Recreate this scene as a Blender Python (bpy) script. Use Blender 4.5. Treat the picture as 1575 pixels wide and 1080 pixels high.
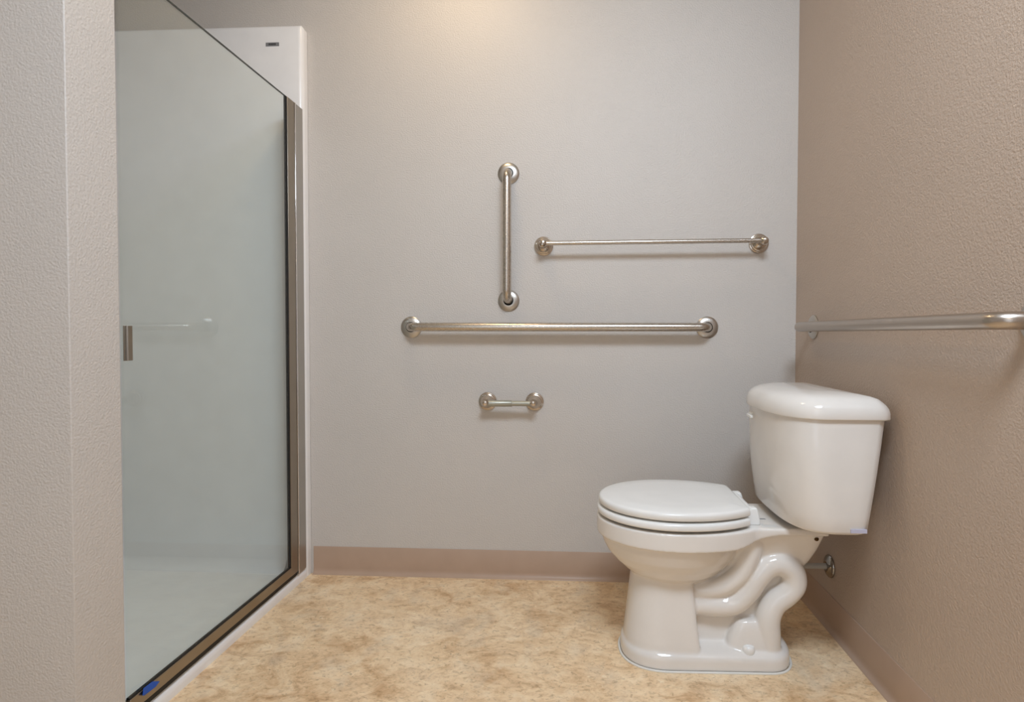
import bpy, bmesh, math, random
from mathutils import Matrix, Vector
C = bpy.context.scene
for o in list(bpy.data.objects): bpy.data.objects.remove(o)
PI = math.pi

# ------------------------------------------------------------------ camera
W_PX, H_PX = 1575, 1080
F_PX, CX, CY = 908.07, 836.16, 535.97
yaw, pitch, roll = [math.radians(v) for v in (3.1669, -1.3968, 0.0863)]
fw = Vector((-math.sin(yaw)*math.cos(pitch), math.cos(yaw)*math.cos(pitch), math.sin(pitch)))
rt = Vector((math.cos(yaw), math.sin(yaw), 0)); up = rt.cross(fw)
rt2 = rt*math.cos(roll) + up*math.sin(roll); up2 = -rt*math.sin(roll) + up*math.cos(roll)
cam = bpy.data.objects.new('camera', bpy.data.cameras.new('camera'))
C.collection.objects.link(cam)
M = Matrix((rt2, up2, -fw)).transposed().to_4x4()
M.translation = Vector((0, -2.1331, 0.8936))
cam.matrix_world = M
cam.data.sensor_width = 36; cam.data.sensor_fit = 'HORIZONTAL'
cam.data.lens = F_PX*36/W_PX
cam.data.shift_x = -(CX-W_PX/2)/W_PX
cam.data.shift_y = -(H_PX/2-CY)/W_PX
cam.data.clip_start = 0.02
C.camera = cam

# ------------------------------------------------------------------ world, lights, exposure
C.view_settings.view_transform = 'Standard'; C.view_settings.look = 'None'
C.view_settings.gamma = 1; C.view_settings.use_curve_mapping = False
C.view_settings.exposure = 0.14
w = bpy.data.worlds.new('world'); C.world = w; w.use_nodes = True
w.node_tree.nodes['Background'].inputs[0].default_value = (0.75, 0.8, 0.9, 1)
w.node_tree.nodes['Background'].inputs[1].default_value = 0.3

def area(name, loc, target, size, power, color, size_y=None, spread=180):
    l = bpy.data.lights.new(name, 'AREA'); l.energy = power; l.color = color
    l.shape = 'RECTANGLE' if size_y else 'DISK'
    l.size = size
    if size_y: l.size_y = size_y
    l.spread = math.radians(spread)
    o = bpy.data.objects.new(name, l); C.collection.objects.link(o)
    o.location = loc
    o.rotation_euler = (Vector(target)-Vector(loc)).to_track_quat('-Z', 'Y').to_euler()
    return o
def point(name, loc, r, power, color):
    l = bpy.data.lights.new(name, 'POINT'); l.energy = power; l.color = color; l.shadow_soft_size = r
    o = bpy.data.objects.new(name, l); C.collection.objects.link(o); o.location = loc
    return o
# cool flash bounced off the ceiling behind the camera
area('bounce_light', (0.22, -1.85, 2.40), (0.0, -1.0, 0.0), 0.75, 44, (0.77, 0.915, 1.08))
# added cool fill from behind the camera; the near wall has no doorway
area('rear_fill_light', (-0.5, -3.15, 1.15), (-0.3, 0, 0.9), 0.8, 5.5, (0.77, 0.915, 1.08), size_y=1.9)
# warm round ceiling fixture near the far wall
area('ceiling_lamp_light', (-0.42, -0.45, 2.375), (-0.42, -0.45, 0), 0.22, 3.3, (1.0, 0.75, 0.46))
# two warm vanity bulbs behind the camera
point('vanity_bulb_light', (-0.55, -3.02, 2.02), 0.04, 2.4, (1.0, 0.80, 0.58))
point('vanity_bulb_light', (-0.30, -3.02, 2.02), 0.04, 2.4, (1.0, 0.80, 0.58))

# ------------------------------------------------------------------ materials
def lin(c):
    return tuple(((v/255)/12.92 if v/255 <= .04045 else ((v/255+.055)/1.055)**2.4) for v in c)+(1,)
class NT:
    def __init__(s, name):
        s.m = bpy.data.materials.new(name); s.m.use_nodes = True
        s.t = s.m.node_tree; s.b = s.t.nodes['Principled BSDF']; s.out = s.t.nodes['Material Output']
    def n(s, typ, **k):
        nd = s.t.nodes.new(typ)
        for a, v in k.items():
            if a in nd.inputs: nd.inputs[a].default_value = v
            else: setattr(nd, a, v)
        return nd
    def l(s, a, b): s.t.links.new(a, b)
    def noise(s, scale, detail=2, rough=.5, dist=0, vec=None):
        nd = s.n('ShaderNodeTexNoise')
        nd.inputs['Scale'].default_value = scale; nd.inputs['Detail'].default_value = detail
        nd.inputs['Roughness'].default_value = rough; nd.inputs['Distortion'].default_value = dist
        if vec is not None: s.l(vec, nd.inputs['Vector'])
        return nd
    def coord(s, scale=None):
        tc = s.n('ShaderNodeTexCoord')
        if scale is None: return tc.outputs['Object']
        mp = s.n('ShaderNodeMapping'); mp.inputs['Scale'].default_value = scale
        s.l(tc.outputs['Object'], mp.inputs['Vector']); return mp.outputs['Vector']
    def ramp(s, fac, stops, interp='LINEAR'):
        r = s.n('ShaderNodeValToRGB'); r.color_ramp.interpolation = interp
        e = r.color_ramp.elements
        while len(e) < len(stops): e.new(.5)
        for i, (p, c) in enumerate(stops): e[i].position = p; e[i].color = c
        s.l(fac, r.inputs['Fac']); return r
    def mix(s, fac, a, b, mode='MIX'):
        m = s.n('ShaderNodeMix'); m.data_type = 'RGBA'; m.blend_type = mode
        for v, i in ((fac, 0), (a, 6), (b, 7)):
            if hasattr(v, 'links'): s.l(v, m.inputs[i])
            else: m.inputs[i].default_value = v
        return m.outputs[2]
    def bump(s, h, strength, dist):
        b = s.n('ShaderNodeBump'); b.inputs['Strength'].default_value = strength
        b.inputs['Distance'].default_value = dist
        s.l(h, b.inputs['Height']); s.l(b.outputs['Normal'], s.b.inputs['Normal'])
    def set(s, **k):
        for a, v in k.items(): s.b.inputs[a.replace('_', ' ')].default_value = v
        return s

def wall_paint(name, col, strength=.35):
    s = NT(name); v = s.coord()
    n1 = s.noise(215, 2, .5, 0, v); n2 = s.noise(3, 2, .5, 0, v)
    s.bump(n1.outputs['Fac'], strength, .0022)
    c = s.mix(.5, lin(col), s.ramp(n2.outputs['Fac'], [(.3, lin([x-3 for x in col])), (.7, lin([x+3 for x in col]))]).outputs[0])
    s.l(c, s.b.inputs['Base Color']); s.set(Roughness=.42)
    return s.m
def plain(name, col, rough, **k):
    s = NT(name); v = s.coord(); n = s.noise(14, 3, .5, 0, v)
    c = s.ramp(n.outputs['Fac'], [(.3, lin([max(0, x-2) for x in col])), (.7, lin([min(255, x+2) for x in col]))])
    s.l(c.outputs[0], s.b.inputs['Base Color']); s.set(Roughness=rough, **k)
    return s.m
def steel(name, col, rough, scale, aniso=.0, bump=.12):
    s = NT(name); v = s.coord(scale); n = s.noise(60, 3, .6, 0, v)
    r = s.ramp(n.outputs['Fac'], [(.25, (rough-.012,)*3+(1,)), (.75, (rough+.02,)*3+(1,))])
    s.l(r.outputs[0], s.b.inputs['Roughness']); s.set(Base_Color=lin(col), Metallic=1.0)
    return s.m
PAINT = wall_paint('pale_taupe_wall_paint', (204, 197, 190), .8)
PAINT2 = wall_paint('deep_taupe_wall_paint', (190, 170, 153), .8)
CEIL = wall_paint('ceiling_paint', (225, 222, 215), .3)
CERAMIC = plain('glazed_white_ceramic', (232, 226, 219), .09, IOR=1.5)
PLASTIC = plain('white_seat_plastic', (238, 236, 232), .22)
SURR = plain('white_acrylic_surround', (243, 241, 240), .2)
BASEM = plain('brown_vinyl_cove', (180, 153, 132), .42)
CAULK = plain('white_caulk', (228, 224, 216), .5)
STEEL_X = steel('brushed_steel_along_x', (196, 188, 178), .27, (1.5, 14, 14))
STEEL_Y = steel('brushed_steel_along_y', (190, 180, 170), .30, (14, 1.5, 14))
STEEL_Z = steel('brushed_steel_along_z', (196, 188, 178), .27, (14, 14, 1.5))
FLANGE = steel('satin_steel_flange', (198, 193, 186), .33, (8, 8, 8))
NICKEL = steel('brushed_nickel', (202, 190, 176), .17, (6, 6, 6), bump=.05)
CHROME = plain('dark_chrome', (170, 165, 158), .10, Metallic=1.0)
FRAME = plain('satin_bronze_frame', (160, 150, 136), .34, Metallic=1.0)
FRAME_L = plain('satin_nickel_jamb', (186, 182, 176), .34, Metallic=1.0)
BLACK = plain('black_rubber', (14, 11, 9), .6)
DARK = plain('dark_gap', (20, 18, 16), .7)
TAPE = plain('blue_tape', (22, 84, 186), .6)
PLATEM = plain('grey_plate', (150, 150, 152), .4, Metallic=.4)
PLATED = plain('dark_lettering', (70, 70, 72), .5)
LILAC = plain('lilac_sticker', (198, 196, 214), .5)
CLEARST = plain('off_white_sticker', (222, 220, 216), .35)
STICKGREY = plain('grey_print', (150, 150, 152), .5)
BRAID = plain('pale_grey_pipe', (190, 186, 178), .35)

def glass_mat():
    s = NT('grey_green_clear_glass'); s.t.nodes.remove(s.b)
    tr = s.n('ShaderNodeBsdfTransparent'); tr.inputs[0].default_value = (.978, 1.0, .986, 1)
    gl = s.n('ShaderNodeBsdfGlossy'); gl.inputs['Roughness'].default_value = .01
    fr = s.n('ShaderNodeFresnel'); ge = s.n('ShaderNodeNewGeometry')
    mr = s.n('ShaderNodeMapRange'); mr.inputs['To Min'].default_value = 1.5; mr.inputs['To Max'].default_value = 1/1.5
    s.l(ge.outputs['Backfacing'], mr.inputs['Value']); s.l(mr.outputs[0], fr.inputs['IOR'])
    mx = s.n('ShaderNodeMixShader')
    s.l(fr.outputs[0], mx.inputs[0]); s.l(tr.outputs[0], mx.inputs[1]); s.l(gl.outputs[0], mx.inputs[2])
    s.l(mx.outputs[0], s.out.inputs['Surface'])
    return s.m
GLASS = glass_mat()

def floor_mat():
    s = NT('mottled_beige_stone_vinyl'); v = s.coord((1, 1.15, 1)); vr = s.coord((1, 1.35, 1))
    big = s.noise(6, 6, .62, .8, v)
    mid = s.noise(11, 9, .68, 1.3, vr)
    fine = s.noise(60, 6, .7, 1.0, vr)
    grey = s.noise(7, 5, .6, .5, s.coord((1.3, 1, 1)))
    A = s.ramp(big.outputs['Fac'], [(.36, lin((188, 154, 118))), (.47, lin((220, 197, 168))), (.57, lin((230, 211, 186))), (.70, lin((238, 225, 206)))])
    B = s.ramp(mid.outputs['Fac'], [(.34, lin((168, 134, 98))), (.46, lin((214, 188, 156))), (.55, lin((230, 212, 185))), (.66, lin((234, 222, 202)))])
    c = s.mix(.5, A.outputs[0], B.outputs[0])
    G = s.ramp(grey.outputs['Fac'], [(.52, (0, 0, 0, 1)), (.70, (.55, .55, .55, 1))])
    c = s.mix(G.outputs[0], c, lin((212, 202, 188)))
    Fm = s.ramp(fine.outputs['Fac'], [(.32, lin((164, 146, 124))), (.46, lin((244, 240, 234))), (.60, (1, 1, 1, 1)), (.72, (1, 1, 1, 1))])
    c = s.mix(.62, c, Fm.outputs[0], 'MULTIPLY')
    # small dark veined specks, clustered
    vo = s.noise(38, 7, .75, 2.2, vr)
    cl = s.noise(9, 3, .5, 0, v)
    K = s.ramp(vo.outputs['Fac'], [(.35, (1, 1, 1, 1)), (.405, (0, 0, 0, 1))])
    K2 = s.ramp(cl.outputs['Fac'], [(.53, (0, 0, 0, 1)), (.62, (.8, .8, .8, 1))])
    k = s.mix(1.0, K.outputs[0], K2.outputs[0], 'MULTIPLY')
    c = s.mix(k, c, lin((120, 96, 70)))
    Wn = s.noise(30, 6, .7, 1.6, s.coord((1, 1.6, 1)))
    K3 = s.ramp(Wn.outputs['Fac'], [(.62, (0, 0, 0, 1)), (.72, (.7, .7, .7, 1))])
    c = s.mix(K3.outputs[0], c, lin((238, 230, 214)))
    c = s.mix(1.0, c, (1.20, 1.12, .99, 1), 'MULTIPLY')
    s.l(c, s.b.inputs['Base Color']); s.set(Roughness=.42)
    s.bump(mid.outputs['Fac'], .08, .001)
    return s.m
FLOOR = floor_mat()

# ------------------------------------------------------------------ helpers
def link(name, bm, mat, parent=None, smooth=True, bevel=0, seg=3, angle=35):
    me = bpy.data.meshes.new(name)
    bmesh.ops.recalc_face_normals(bm, faces=bm.faces[:])
    bm.to_mesh(me); bm.free()
    me.materials.append(mat)
    o = bpy.data.objects.new(name, me); C.collection.objects.link(o)
    if parent: o.parent = parent; o.matrix_parent_inverse = Matrix.Translation(-parent.location)
    if bevel:
        b = o.modifiers.new('bevel', 'BEVEL'); b.width = bevel; b.segments = seg
        b.limit_method = 'ANGLE'; b.angle_limit = math.radians(30)
    if smooth:
        me.polygons.foreach_set('use_smooth', [True]*len(me.polygons))
        if angle < 180: me.set_sharp_from_angle(angle=math.radians(angle))
    return o
def empty(name, loc, label, cat, group=None):
    o = bpy.data.objects.new(name, None); C.collection.objects.link(o); o.location = loc
    o.empty_display_size = .05; tag(o, label, cat, group); return o
def tag(o, label, cat, group=None):
    o['label'] = label; o['category'] = cat
    if group: o['group'] = group
    return o
def struct(o): o['kind'] = 'structure'; return o
def box(bm, x0, x1, y0, y1, z0, z1):
    vs = [bm.verts.new((x, y, z)) for x in (x0, x1) for y in (y0, y1) for z in (z0, z1)]
    for f in ((0, 1, 3, 2), (4, 6, 7, 5), (0, 4, 5, 1), (2, 3, 7, 6), (0, 2, 6, 4), (1, 5, 7, 3)):
        bm.faces.new([vs[i] for i in f])
def BX(*a):
    bm = bmesh.new(); box(bm, *a); return bm
def loft(bm, rings, cap0=True, cap1=True, closed=True):
    R = [[bm.verts.new(p) for p in r] for r in rings]
    n = len(R[0])
    for a, b in zip(R, R[1:]):
        for i in range(n if closed else n-1):
            j = (i+1) % n
            bm.faces.new((a[i], a[j], b[j], b[i]))
    if cap0: bm.faces.new(R[0][::-1])
    if cap1: bm.faces.new(R[-1])
    return R
def lathe(bm, prof, origin, axis, n=48):
    """prof: (radius, distance along axis)"""
    ax = Vector(axis).normalized(); a = ax.orthogonal().normalized(); b = ax.cross(a)
    o = Vector(origin)
    loft(bm, [[o+ax*d+(a*math.cos(t)+b*math.sin(t))*max(r, 1e-5) for t in [2*PI*i/n for i in range(n)]] for r, d in prof])
def catmull(pts, k=8):
    P = [Vector(p) for p in pts]; P = [P[0]*2-P[1]]+P+[P[-1]*2-P[-2]]
    out = []
    for i in range(1, len(P)-2):
        for j in range(k):
            t = j/k
            out.append(.5*((2*P[i])+(-P[i-1]+P[i+1])*t+(2*P[i-1]-5*P[i]+4*P[i+1]-P[i+2])*t*t+(-P[i-1]+3*P[i]-3*P[i+1]+P[i+2])*t**3))
    out.append(P[-2]); return out
def tube(bm, path, rad, n=24, rfun=None):
    """parallel transport sweep along the path"""
    P = [Vector(p) for p in path]; T = []
    for i in range(len(P)):
        T.append((P[min(i+1, len(P)-1)]-P[max(i-1, 0)]).normalized())
    a = T[0].orthogonal().normalized(); rings = []
    for i, p in enumerate(P):
        a = (a-T[i]*a.dot(T[i])).normalized(); b = T[i].cross(a)
        r = rfun(i/(len(P)-1)) if rfun else rad
        rings.append([p+(a*math.cos(t)+b*math.sin(t))*r for t in [2*PI*k/n for k in range(n)]])
    loft(bm, rings)
def bent_path(p0, p1, out, rb):
    """wall point p0 -> out along vector `out`, run, back to wall point p1, bends of radius rb"""
    p0, p1, out = Vector(p0), Vector(p1), Vector(out); d = (p1-p0).normalized(); h = out.length; u = out/h
    rb = min(rb, h); pts = [p0]
    c = p0+u*(h-rb)+d*rb
    for i in range(13):
        t = PI/2*i/12; pts.append(c-d*rb*math.cos(t)+u*rb*math.sin(t))
    L = (p1-p0).length
    for i in range(1, 12): pts.append(p0+u*h+d*(rb+(L-2*rb)*i/12))
    c = p1+u*(h-rb)-d*rb
    for i in range(13):
        t = PI/2*(1-i/12); pts.append(c+d*rb*math.cos(t)+u*rb*math.sin(t))
    pts.append(p1); return pts

# ------------------------------------------------------------------ room shell
XR, XG, XF = 0.774, -0.990, -0.985      # right wall, shower glass, shower front plane
YN, XL, ZC = -3.25, -1.98, 2.44
struct(link('floor', BX(XL-.1, XR+.1, YN-.1, .1, -.08, 0), FLOOR, smooth=False))
struct(link('ceiling', BX(XL-.1, XR+.1, YN-.1, .1, ZC, ZC+.08), CEIL, smooth=False))
struct(link('wall_back', BX(XL-.1, XR+.1, 0, .1, 0, ZC), PAINT, smooth=False))
struct(link('wall_right', BX(XR, XR+.1, YN, 0, 0, ZC), PAINT2, smooth=False))
struct(link('wall_left', BX(XL-.1, XL, YN, 0, 0, ZC), PAINT, smooth=False))
struct(link('wall_near', BX(XL-.1, XR+.1, YN-.1, YN, 0, ZC), PAINT, smooth=False))
YW1, YW2 = -1.036, -0.909
XW = -0.9850
struct(link('wall_partition', BX(XL, XW, YW1, YW2, 0, ZC), PAINT, bevel=.002, seg=2))

def cove(name, p0, p1, nrm):
    """cove base: profile swept from p0 to p1, nrm points into the room"""
    p0, p1, nrm = Vector(p0), Vector(p1), Vector(nrm)
    prof = [(0, .1016), (.0022, .1016), (.0032, .1000), (.0032, .022), (.0040, .014), (.0066, .0075), (.011, .0035), (.0155, .0015), (.016, .0), (0, 0)]
    bm = bmesh.new()
    loft(bm, [[p+nrm*a+Vector((0, 0, z)) for a, z in prof] for p in (p0, p1)])
    return struct(link(name, bm, BASEM, angle=50))
cove('baseboard_back', (-.975, 0, 0), (XR-.0, 0, 0), (0, -1, 0))
cove('baseboard_right', (XR, -3.2, 0), (XR, -.003, 0), (-1, 0, 0))
cove('baseboard_left', (XL+.02, YW1, 0), (XW, YW1, 0), (0, -1, 0))

# ------------------------------------------------------------------ grab bars
def grab_bar(label, p0, p1, nrm, mat, off=.057):
    p0, p1, nrm = Vector(p0), Vector(p1), Vector(nrm)
    t = empty('grab_bar', (p0+p1)/2, label, 'grab bar', 'stainless grab bars')
    d = (p1-p0).normalized()
    bm = bmesh.new()
    tube(bm, bent_path(p0+nrm*.001+d*.004, p1+nrm*.001-d*.004, nrm*off, .034), .0155, 32)
    link('bar', bm, mat, t, angle=180)
    for p in (p0, p1):
        bm = bmesh.new()
        lathe(bm, [(.0385, 0), (.0390, .0012), (.0388, .0032), (.036, .0058), (.029, .0092), (.022, .0108), (.0185, .011), (.0178, .0095), (.0178, 0)], p+nrm*.0005, nrm, 64)
        fl = link('flange', bm, FLANGE, t, angle=40)
        bm = bmesh.new(); lathe(bm, [(.0186, 0), (.0186, .0100)], p+nrm*.0006, nrm, 40)
        g = link('gasket_gap_fill', bm, DARK, fl); g['label'] = 'dark ring where the bar enters the flange'  # dark disc put in for the shade in the gap around the bar
        g.parent = fl; g.matrix_parent_inverse = Matrix()
    return t
grab_bar('long horizontal steel grab bar on the back wall above the toilet paper holder', (-.6023, 0, .9179), (.4645, 0, .9179), (0, -1, 0), STEEL_X)
grab_bar('short vertical steel grab bar on the back wall beside the towel bar', (-.245, 0, 1.0141), (-.2455, 0, 1.4713), (0, -1, 0), STEEL_Z)
grab_bar('steel grab bar on the right wall above the toilet tank', (XR, -.1604, .9175), (XR, -1.0980, .9175), (-1, 0, 0), STEEL_Y)

# ------------------------------------------------------------------ towel bar
def post_profile(R, L, k):
    return [(R, 0), (R, .004), (R*.96, .0070), (R*.88, .0080), (R*.87, .0120), (R*.82, .0150), (R*.74, .0162), (R*.73, .0200),
            (R*.68, .0225), (R*.52, .0275), (k*1.05, .031), (k*.92, .038), (k*.95, L-k*1.2), (k*1.12, L-k*.5), (k*1.15, L), (k*1.0, L+k*.6), (k*.6, L+k), (0, L+k*1.15)]
tb = empty('towel_bar', (.262, 0, 1.212), 'thin brushed nickel towel bar with stepped round mounts, high on the back wall', 'towel bar')
for x, z in ((-.1180, 1.2095), (.6415, 1.2140)):
    bm = bmesh.new(); lathe(bm, post_profile(.0345, .066, .0125), (x, -.0005, z), (0, -1, 0), 56)
    link('mount', bm, NICKEL, tb, angle=28)
bm = bmesh.new(); tube(bm, [(-.118+.007, -.066, 1.2105), (.262, -.066, 1.2128), (.6415-.007, -.066, 1.2150)], .0078, 28)
link('rail', bm, STEEL_X, tb, angle=60)

# ------------------------------------------------------------------ toilet paper holder
th = empty('toilet_paper_holder', (-.236, 0, .6485), 'empty brushed nickel toilet paper holder low on the back wall', 'toilet paper holder')
for x in (-.3215, -.1500):
    bm = bmesh.new(); lathe(bm, [(.0325, 0), (.033, .004), (.0318, .007), (.0290, .0080), (.0286, .0120), (.0270, .0150), (.0242, .0162), (.0238, .0200), (.0215, .0250), (.0165, .032), (.0115, .040), (.0120, .052), (.0135, .058), (.0125, .066), (.008, .0715), (0, .073)], (x, -.0005, .6490), (0, -1, 0), 56)
    link('mount', bm, NICKEL, th, angle=28)
bm = bmesh.new(); lathe(bm, [(.0098, 0), (.0114, .001), (.0114, .089), (.0108, .090), (.0092, .0905), (.0092, .158)], (-.3175, -.056, .6470), (1, 0, 0.004), 32)
link('roller', bm, plain('grey_green_satin_roller', (165, 163, 150), .36, Metallic=.5), th, angle=40)

# ------------------------------------------------------------------ shower stall
st = empty('shower_stall', (-1.5, -.45, 0), 'white one-piece acrylic shower surround behind the glass door', 'shower stall')
ZS, PT = 2.003, .040
# end panel against the back wall, with rounded front edge
bm = bmesh.new(); r = .018
sec = [(XL+.005, -.002), (XL+.005, -PT)]
for i in range(9):
    a = PI/2*i/8; sec.append((XF-r+r*math.sin(a), -PT+r-r*math.cos(a)))
sec.append((XF, -.002))
rings = []
for z, ins in ((.0, 0), (.5, 0), (1.0, 0), (1.5, 0), (ZS-.014, 0), (ZS-.008, .0015), (ZS-.003, .005), (ZS, .012)):
    rings.append([(min(x, XF-ins), max(y, -PT+ins), z) for x, y in sec])
loft(bm, rings)
link('end_panel', bm, SURR, st, angle=50)
link('side_panel', BX(XL+.002, XL+.03, YW2+.004, -PT, 0, ZS), SURR, st, bevel=.006)
bm = BX(XL+.03, XF-.10, YW2+.002, YW2+.03, 0, ZS)
link('end_panel', bm, SURR, st, bevel=.006)
# pan: floor, cove against the end panel, low rounded threshold
bm = bmesh.new()
prof = [(XL+.03, .0), (XL+.03, .085), (XL+.034, .058), (XL+.045, .04), (XL+.065, .03), (XF-.14, .024), (XF-.085, .024), (XF-.075, .028), (XF-.070, .034), (XF-.030, .036)]
for i in range(7):
    a = PI/2*i/6; prof.append((XF-.022+.022*math.sin(a), .014+.022*math.cos(a)))
prof.append((XF, .0))
loft(bm, [[(x, y, z) for x, z in prof] for y in (YW2+.003, -.45, -PT+.002)])
link('pan', bm, SURR, st, angle=50)
bm = bmesh.new(); R_ = .05
cs = [(-PT+.001, .02)]+[(-PT-R_+R_*math.sin(PI/2*i/8)+.001, .024+R_-R_*math.cos(PI/2*i/8)) for i in range(9)]
cs = [(-PT+.001, .02), (-PT-R_, .02)]+[(-PT-R_+R_*math.sin(PI/2*i/8)+.001, .0235+R_-R_*math.cos(PI/2*i/8)) for i in range(9)]
loft(bm, [[(x, y, z) for y, z in cs] for x in (XL+.03, XF-.075)])
link('pan_cove', bm, SURR, st, angle=50)
# maker's plate: illegible at this size, drawn as a small dark word bar
pl = link('maker_plate', BX(-1.119, -1.070, -PT-.0012, -PT+.0002, 1.9275, 1.9405), PLATEM, st, smooth=False)
pl['label'] = 'small grey plate with dark illegible lettering'
bm = bmesh.new()
xx = -1.108
for wd in (.0046, .0035, .0046, .0038, .0046):
    box(bm, xx, xx+wd, -PT-.0016, -PT-.001, 1.931, 1.9375); xx += wd+.0012
lt = link('lettering', bm, PLATED, pl, smooth=False)

# ------------------------------------------------------------------ shower door
sd = empty('shower_door', (XG, -.5, .036), 'clear glass shower door in a slim bronze frame', 'shower door')
YB = -.163                                # visible glass edge on the hinge side
ZT = 1.6995; ZB = .0856
YNR = YW2+.012
link('glass_panel', BX(XG-.003, XG+.003, YNR, YB+.012, ZB-.012, ZT), GLASS, sd, smooth=False)
ge_ = link('glass_edge', BX(XG-.003, XG+.003, YNR, YB+.012, ZT, ZT+.0014), plain('dark_green_glass_edge', (52, 62, 56), .3), sd, smooth=False); ge_['label'] = 'dark green polished top edge of the glass'
# hinge stile
link('hinge_stile', BX(XG-.006, XG+.006, YB+.0075, -.107, .050, ZT+.001), FRAME, sd, bevel=.0015)
for s in (0,):
    g = link('gasket_gap_fill', BX(XG-.0035, XG+.0050, YB-.001, YB+.0085, ZB-.006, ZT), BLACK, sd, smooth=False)
    g['label'] = 'black rubber glazing strip along the stile'
g = link('gasket_gap_fill', BX(XG-.0035, XG+.0050, YNR, YB+.004, ZB-.006, ZB-.001), BLACK, sd, smooth=False)
g['label'] = 'black rubber glazing strip along the bottom rail'
link('bottom_rail', BX(XG-.006, XG+.006, YNR, YB+.009, .051, ZB-.005), FRAME, sd, bevel=.0015)
bm = BX(XG-.004, XG+.004, YNR, -.11, .0380, .0515)  # black strip drawn in place of the shaded gap below the rail
g = link('sweep', bm, BLACK, sd, smooth=False); g['label'] = 'black strip standing in for the shaded gap under the bottom rail'
# pull
pu = bmesh.new()
box(pu, XG+.0060, XG+.0130, -.8985, -.8945, .8335, .9105)
link('pull', BX(XG+.0035, XG+.0065, -.8990, -.8745, .8335, .9105), FRAME, sd, bevel=.0008)
hd = sd.children[-1]
k = link('grip', pu, FRAME_L, hd, bevel=.0008); k.matrix_parent_inverse = Matrix()
# wall jamb, fixed to the surround
jb = empty('door_jamb', (XG, -.08, .036), 'vertical metal jamb channel fixed to the shower surround behind the door stile', 'door jamb')
link('channel', BX(XG-.012, XG+.0045, -.100, -PT-.0005, .0365, ZT+.001), FRAME_L, jb, bevel=.0012)
link('lip', BX(XG+.0030, XG+.0080, -.1050, -.0985, .0365, ZT+.001), plain('polished_lip', (225, 222, 220), .15, Metallic=1.0), jb, bevel=.001)
link('sill_strip', BX(XG-.014, XG-.001, YNR, -.100, .0350, .0385), FRAME_L, jb, bevel=.0008)

# blue tape tag on the bottom rail
bm = bmesh.new()
X0 = XG+.0062
pts = [(-0.8662, 0.0725), (-0.8635, 0.0873), (-0.8306, 0.0835), (-0.8076, 0.0705), (-0.8224, 0.0654), (-0.8564, 0.0664)]
v0 = [bm.verts.new((X0+(.004 if i in (0, 1) else .0008), y, z)) for i, (y, z) in enumerate(pts)]
v1 = [bm.verts.new((X0+.0012+(.004 if i in (0, 1) else .0008), y, z)) for i, (y, z) in enumerate(pts)]
bm.faces.new(v0); bm.faces.new(v1[::-1])
for i in range(len(pts)):
    j = (i+1) % len(pts); bm.faces.new((v0[i], v1[i], v1[j], v0[j]))
tag(link('painters_tape', bm, TAPE, smooth=False), 'small torn piece of blue tape stuck on the bottom rail of the shower door', 'tape')

# ------------------------------------------------------------------ toilet
YC = -.457
to = empty('toilet', (.35, YC, 0), 'white two-piece toilet with closed seat, standing by the right wall', 'toilet')
def D_outline(xf, hw, xb, hwb, n=36, xm=None, e=2.0):
    """closed outline: elliptic front from tip xf, widest hw, narrowing to half width hwb at xb"""
    xm = xm if xm is not None else xf+ (xb-xf)*.5
    P = []
    for i in range(n+1):                           # far side -> tip -> near side
        t = PI/2-PI*i/n
        cx, sy = math.cos(t), math.sin(t)
        P.append((xm-(xm-xf)*abs(cx)**(2/e), hw*math.copysign(abs(sy)**(2/e), sy)))
    m = 10
    back = []
    for i in range(1, m+1):                        # near side widest -> back corner
        u = i/m; back.append((xm+(xb-xm)*u, -(hw+(hwb-hw)*(1-math.cos(u*PI/2) if hwb < hw else u))))
    P += back
    P += [(x, -y) for x, y in back[::-1]]
    return P
def ring(P, z): return [(x, YC+y, z) for x, y in P]

bw = bmesh.new()
# rim band
def rim_outline(ins):
    P = []
    xm = .275; n = 40
    for i in range(n+1):
        t = PI/2-PI*i/n
        P.append((xm-(xm-.060-ins)*math.cos(t), (.180-ins)*math.sin(t)))
    back = []
    for i in range(1, 25):
        x = xm+(.657-xm)*i/24
        if x < .47: h = .180*math.sqrt(max(0, 1-((x-xm)/.265)**2))
        else: h = .120
        h = max(h, .118)
        back.append((min(x, .657-ins), -(h-ins)))
    P += back+[(x, -y) for x, y in back[::-1]]
    return P
def sm(a, b, x):
    t = min(1, max(0, (x-a)/(b-a))); return t*t*(3-2*t)
lev = [(.0, .006), (.003, .002), (.008, 0), (.5, 0), (.985, 0), (.993, .002), (1, .007)]
rings = []
for u, ins in lev:
    rr = []
    for x, y in rim_outline(ins):
        zl = .338+.030*sm(.40, .54, x); zh = .3865
        rr.append((x, YC+y, zl+(zh-zl)*u))
    rings.append(rr)
loft(bw, rings)
# bowl under the rim
secs = [(.345, .070, .168, .462), (.335, .071, .167, .461), (.315, .077, .162, .456), (.290, .090, .151, .445), (.265, .112, .135, .428), (.242, .138, .114, .405), (.222, .165, .088, .378), (.208, .190, .06, .35), (.200, .22, .03, .31)]
rings = []
for z, xf, hw, xb in secs:
    xc = .275 if z > .24 else (xf+xb)/2
    rings.append([((xc-(xc-xf)*math.cos(t)) if math.cos(t) > 0 else (xc-(xb-xc)*math.cos(t)), YC+hw*math.sin(t), z) for t in [2*PI*i/64 for i in range(64)]])
loft(bw, rings)
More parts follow.
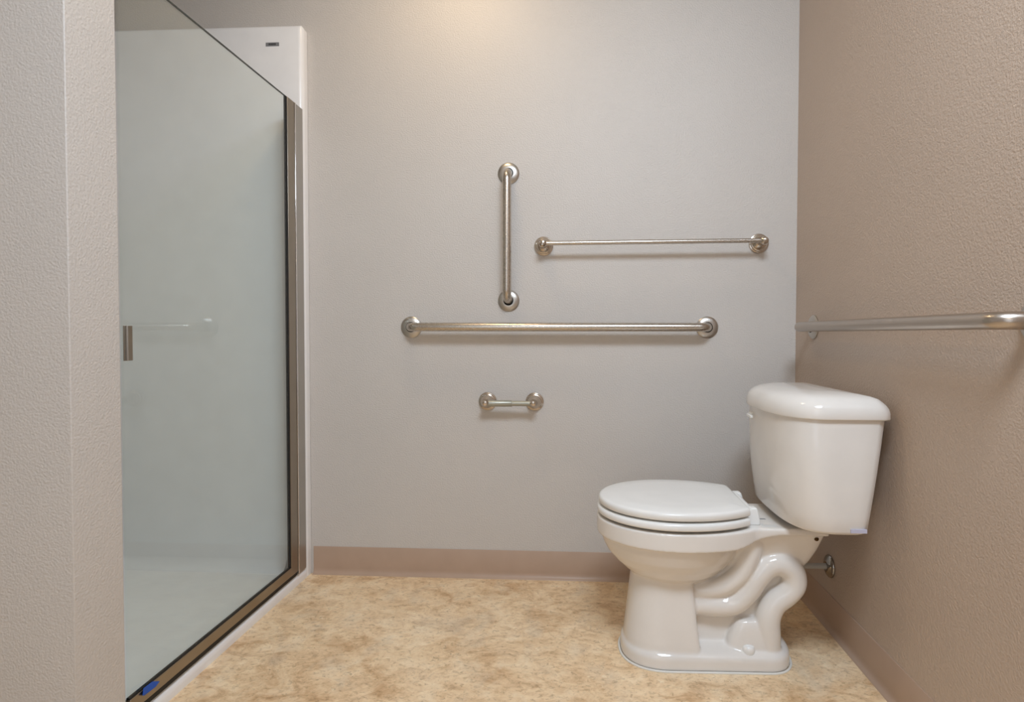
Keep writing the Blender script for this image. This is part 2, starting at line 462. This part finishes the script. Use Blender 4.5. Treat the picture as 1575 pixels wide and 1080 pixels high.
# pedestal front
def ped(xf, hw, xb, z, rb=.012):
    P = []; n = 36; xm = xf+hw*1.15
    for i in range(n+1):
        t = PI/2-PI*i/n
        c, s_ = math.cos(t), math.sin(t)
        P.append((xm-(xm-xf)*abs(c)**(.8), hw*math.copysign(abs(s_)**.8, s_)))
    P += [(xb-rb, -hw), (xb-.3*rb, -hw+.3*rb), (xb, -hw+rb), (xb, hw-rb), (xb-.3*rb, hw-.3*rb), (xb-rb, hw)]
    return ring(P, z)
loft(bw, [ped(.165, .082, .312, .27), ped(.158, .088, .314, .235), ped(.153, .094, .319, .19), ped(.145, .101, .326, .12), ped(.138, .107, .333, .06), ped(.135, .109, .337, .02), ped(.135, .109, .337, .0)])
# plinth
def plinth(ins, z):
    P = []; n = 40; xf = .128+ins; xb = .588-ins; hw = .1195-ins
    for i in range(n+1):
        t = PI/2-PI*i/n; c, s_ = math.cos(t), math.sin(t)
        P.append((.255-(.255-xf)*abs(c)**.85, hw*math.copysign(abs(s_)**.85, s_)))
    for i in range(n+1):
        t = -PI/2-PI*i/n; c, s_ = -math.cos(t), math.sin(t)
        P.append((.505+(xb-.505)*abs(c)**.8, (hw-.006)*math.copysign(abs(s_)**.8, s_)))
    return ring(P, z)
loft(bw, [plinth(.002, 0), plinth(0, .004), plinth(.001, .030), plinth(.004, .038), plinth(.012, .044), plinth(.030, .050), plinth(.06, .055)])
# web behind the trapway and support column under the tank
def rbox(x0, x1, hw, z, r=.02):
    P = []
    for cx, cy, a0 in ((x1-r, hw-r, 0), (x0+r, hw-r, 90), (x0+r, -hw+r, 180), (x1-r, -hw+r, 270)):
        for i in range(7):
            a = math.radians(a0+15*i); P.append((cx+r*math.cos(a), cy+r*math.sin(a)))
    return ring(P, z)
loft(bw, [rbox(.30, .545, .056, .03), rbox(.30, .545, .052, .10), rbox(.30, .565, .050, .18), rbox(.30, .612, .056, .25), rbox(.34, .632, .072, .285), rbox(.40, .645, .086, .318), rbox(.42, .653, .100, .350), rbox(.44, .657, .112, .376)])
# trapway tubes on both flanks
TRAP = [(.2700, .1560), (0.3352, 0.1561), (0.4189, 0.1595), (0.4614, 0.1948), (0.4890, 0.2395), (0.5177, 0.2693), (0.5499, 0.2770), (0.5807, 0.2568), (0.5862, 0.2219), (0.5661, 0.1933), (0.5358, 0.1679), (0.5192, 0.1288), (0.5197, 0.0795), (0.5210, 0.0450)]
L1 = [(.4760, .3500), (.4660, .3000), (.4420, .2480), (.3980, .2100), (.3400, .1930), (.2700, .1900)]
for sgn in (-1, 1):
    yy = YC+sgn*.068
    tube(bw, catmull([(x, YC+sgn*(.040, .054, .062, .066, .068, .068, .068, .068, .068, .067, .066, .066, .064, .062)[i], z) for i, (x, z) in enumerate(TRAP)], 6), .030, 20,
         rfun=lambda t: .0300+.003*math.sin(t*PI)**2+(.004*min(1, max(0, (t-.7)/.2))))
    tube(bw, catmull([(x, YC+sgn*(.072, .074, .072, .066, .054, .040)[i], z) for i, (x, z) in enumerate(L1)], 6), .024, 20, rfun=lambda t: .030-.007*t)
    # foot where the outlet meets the plinth
    rings = []
    for z, sx, sy in ((.040, .072, .034), (.070, .068, .032), (.090, .061, .029), (.106, .052, .026), (.118, .044, .022), (.1235, .034, .016)):
        rings.append([(.480+sx*abs(math.cos(t))**.7*math.copysign(1, math.cos(t)), YC+sgn*.060+sy*abs(math.sin(t))**.7*math.copysign(1, math.sin(t)), z) for t in [2*PI*i/32+.01 for i in range(32)]])
    loft(bw, rings)
bowl = link('bowl', bw, CERAMIC, to, angle=180)
rm = bowl.modifiers.new('remesh', 'REMESH'); rm.mode = 'VOXEL'; rm.voxel_size = .0034; rm.use_smooth_shade = True
smo = bowl.modifiers.new('smooth', 'SMOOTH'); smo.factor = .5; smo.iterations = 7
# bolt caps
for sgn in (-1, 1):
    bm = bmesh.new(); lathe(bm, [(.0165, -.030), (.0168, .004), (.0158, .010), (.013, .0145), (.007, .017), (0, .0176)], (.462, YC+sgn*.0885, .0480), (0, sgn*.06, 1), 28)
    link('bolt_cap', bm, PLASTIC, to, angle=180)
# caulk bead
bm = bmesh.new(); P = plinth(-.003, .0015)
P = [Vector(p) for p in P]; P.append(P[0]); tube(bm, P, .0035, 8)
link('caulk_bead', bm, CAULK, to, angle=180)

# seat ring and cover
def seat_out(ins, tip=.060, hw=.185, xb=.456):
    P = []; xm = .272; n = 44
    for i in range(n+1):
        t = PI/2-PI*i/n
        P.append((xm-(xm-tip-ins)*math.cos(t), (hw-ins)*math.sin(t)))
    back = []
    for i in range(1, 15):
        u = math.sin(PI/2*i/14)
        x = xm+(xb-xm)*u
        h = hw*math.sqrt(max(0, 1-((x-xm)/.243)**2))
        back.append((min(x, xb-ins), -(h-ins)))
    c = back[-1]; back[-1] = (c[0]-.004, c[1]); back.append((c[0], c[1]+.006))
    return P+back+[(x, -y) for x, y in back[::-1]]
bm = bmesh.new()
loft(bm, [ring(seat_out(i, .0655, .1815), z) for z, i in ((.4190, .006), (.4200, .002), (.4220, 0), (.4325, 0), (.4365, .0012), (.4392, .0045), (.4405, .010), (.4412, .020), (.4428, .030), (.4436, .055))])
link('seat_cover', bm, PLASTIC, to, angle=50)
bm = bmesh.new()
outer = [ring(seat_out(i, .061, .184), z) for z, i in ((.3935, .012), (.3935, .006), (.3955, .0015), (.3985, 0), (.4075, 0), (.4115, .002), (.4138, .007), (.4145, .014))]
def hole(z):
    n = len(seat_out(0)); P = seat_out(0)
    return [(.275+(x-.272)*.52, YC+y*.60, z) for x, y in P]
rr = outer+[hole(.4145), hole(.3935)]
R = loft(bm, rr, False, False)
for i in range(len(R[0])):
    j = (i+1) % len(R[0]); bm.faces.new((R[-1][i], R[-1][j], R[0][j], R[0][i]))
link('seat', bm, PLASTIC, to, angle=50)
for dy in (-.075, .075):                            # bumpers
    for x in (.16, .39):
        link('bumper', BX(x-.01, x+.01, YC+dy*1.35-.006, YC+dy*1.35+.006, .3855, .3945), CLEARST, to, bevel=.002)
bm = bmesh.new(); tube(bm, [(.4660, YC-.088, .4225), (.4660, YC+.088, .4225)], .0085, 20)
link('hinge_bar', bm, PLASTIC, to, angle=60)
for dy in (-.076, .076):
    bm = bmesh.new()
    loft(bm, [ [(.472+a*sx, YC+dy+b*sy, z) for a, b in ((-1, -1), (1, -1), (1, 1), (-1, 1))] for z, sx, sy in ((.3860, .017, .017), (.4000, .017, .017), (.4240, .012, .014), (.4320, .009, .012))])
    link('hinge', bm, PLASTIC, to, bevel=.004)

# tank
def tank_out(xf, hw, xb, d=.12, n=3.0, ins=0, rb=.022, bow=.0):
    P = []; N = 56; hw -= ins; xf += ins; xb -= ins; d -= ins
    for i in range(N+1):
        t = PI*i/N; v = math.cos(t)
        P.append((xf+bow*v*v+(d-bow)*(1-max(0, 1-abs(v)**n)**(1/n)), v*hw))
    P += [((xf+d+xb)/2, -hw), (xb-rb, -hw), (xb-.3*rb, -hw+.3*rb), (xb, -hw+rb), (xb, hw-rb), (xb-.3*rb, hw-.3*rb), (xb-rb, hw), ((xf+d+xb)/2, hw)]
    return P
bm = bmesh.new(); rings = []
for z, ins in ((.4045, .016), (.4055, .008), (.409, .003), (.415, 0), (.45, 0), (.50, 0), (.56, 0), (.62, 0), (.69, 0)):
    u = (z-.405)/(.69-.405)
    rings.append(ring(tank_out(.5335-.024*u-.006*math.sin(u*PI), .2200+.002*u+.004*math.sin(u*PI), .7110+.038*u, .120-.0*u, 3.0-.2*u, ins), z))
loft(bm, rings)
tank = link('tank', bm, CERAMIC, to, angle=50)
bm = bmesh.new(); rings = []
for z, ins in ((.6865, .004), (.6880, .0008), (.6905, 0), (.704, .0003), (.714, .0025), (.7225, .007), (.7300, .0135), (.7365, .023), (.7415, .036), (.7455, .056), (.7485, .085), (.7497, .105)):
    rings.append(ring(tank_out(.4985, .2310, .758, .125, 2.7, ins, .022 if ins < .02 else .012, .010), z))
loft(bm, rings)
link('tank_lid', bm, CERAMIC, to, angle=180)
# flush handle
ha = link('flush_handle', BX(.5050, .5160, -.400, -.370, .6500, .6670), PLASTIC, to, bevel=.003)
ha.matrix_parent_inverse = Matrix.Translation(-to.location)
lv = link('lever', BX(.4970, .5050, -.425, -.380, .6540, .6625), PLASTIC, ha, bevel=.0025)
lv.matrix_parent_inverse = Matrix()
# tank bolt, stickers
bm = bmesh.new(); lathe(bm, [(.0055, 0), (.0055, .004), (.003, .005), (.003, .008)], (.630, YC-.102, .357), (0, -1, .2), 16)
link('tank_bolt', bm, plain('brass_bolt', (84, 64, 38), .45, Metallic=1.0), to)
s1 = link('sticker', BX(.6630, .7010, YC-.2245, YC-.2190, .4140, .4230), LILAC, to, smooth=False); s1['label'] = 'pale lilac sticker low on the tank side'
s3 = link('sticker', BX(.468+.022, .468+.062, YC-.105, YC-.085, .3858, .3868), CLEARST, to, smooth=False); s3['label'] = 'clear sticker on the deck behind the seat'
bm = bmesh.new(); box(bm, .505, .52, YC-.04, YC-.030, .3860, .3868)
s4 = link('sticker', bm, STICKGREY, to, smooth=False); s4['label'] = 'small grey print on the deck'

# ------------------------------------------------------------------ water supply stub
ws = empty('water_supply', (XR, -.3065, .188), 'chrome escutcheon and short water supply pipe low on the right wall behind the toilet', 'water supply')
bm = bmesh.new(); lathe(bm, [(.034, 0), (.0345, .002), (.032, .006), (.026, .010), (.016, .013), (.011, .014), (.0105, .012)], (XR-.0005, -.3065, .188), (-1, 0, 0), 48)
link('escutcheon', bm, CHROME, ws, angle=180)
bm = bmesh.new(); lathe(bm, [(.0085, 0), (.0085, .085), (.0115, .087), (.0115, .125), (.009, .127), (.009, .14)], (XR-.004, -.3065, .188), (-1, 0, -.01), 24)
link('pipe', bm, BRAID, ws, angle=40)
bm = bmesh.new(); lathe(bm, [(.012, 0), (.013, .002), (.013, .02), (.009, .024), (.006, .03), (.006, .10)], (.640, -.3065, .180), (0, 0, 1), 20)
link('valve', bm, CHROME, ws, angle=40)

# ------------------------------------------------------------------ light fixtures outside the frame
cl = empty('ceiling_light', (-.42, -.45, ZC), 'round ceiling light above the back wall', 'ceiling light')
bm = bmesh.new(); lathe(bm, [(.14, 0), (.14, .02), (.13, .028), (.125, .03)], (-.42, -.45, ZC-.0005), (0, 0, -1), 40)
link('housing', bm, NICKEL, cl, angle=40)
vl = empty('vanity_light', (-.42, YN, 2.02), 'vanity light with two warm bulbs on the near wall', 'vanity light')
link('backplate', BX(-.70, -.15, YN+.001, YN+.03, 1.97, 2.07), NICKEL, vl, bevel=.004)
for x in (-.55, -.30):
    bm = bmesh.new(); lathe(bm, [(.022, 0), (.022, .10), (.03, .13), (.03, .14)], (x, YN+.03, 2.02), (0, 1, 0), 24)
    link('socket', bm, NICKEL, vl, angle=40)
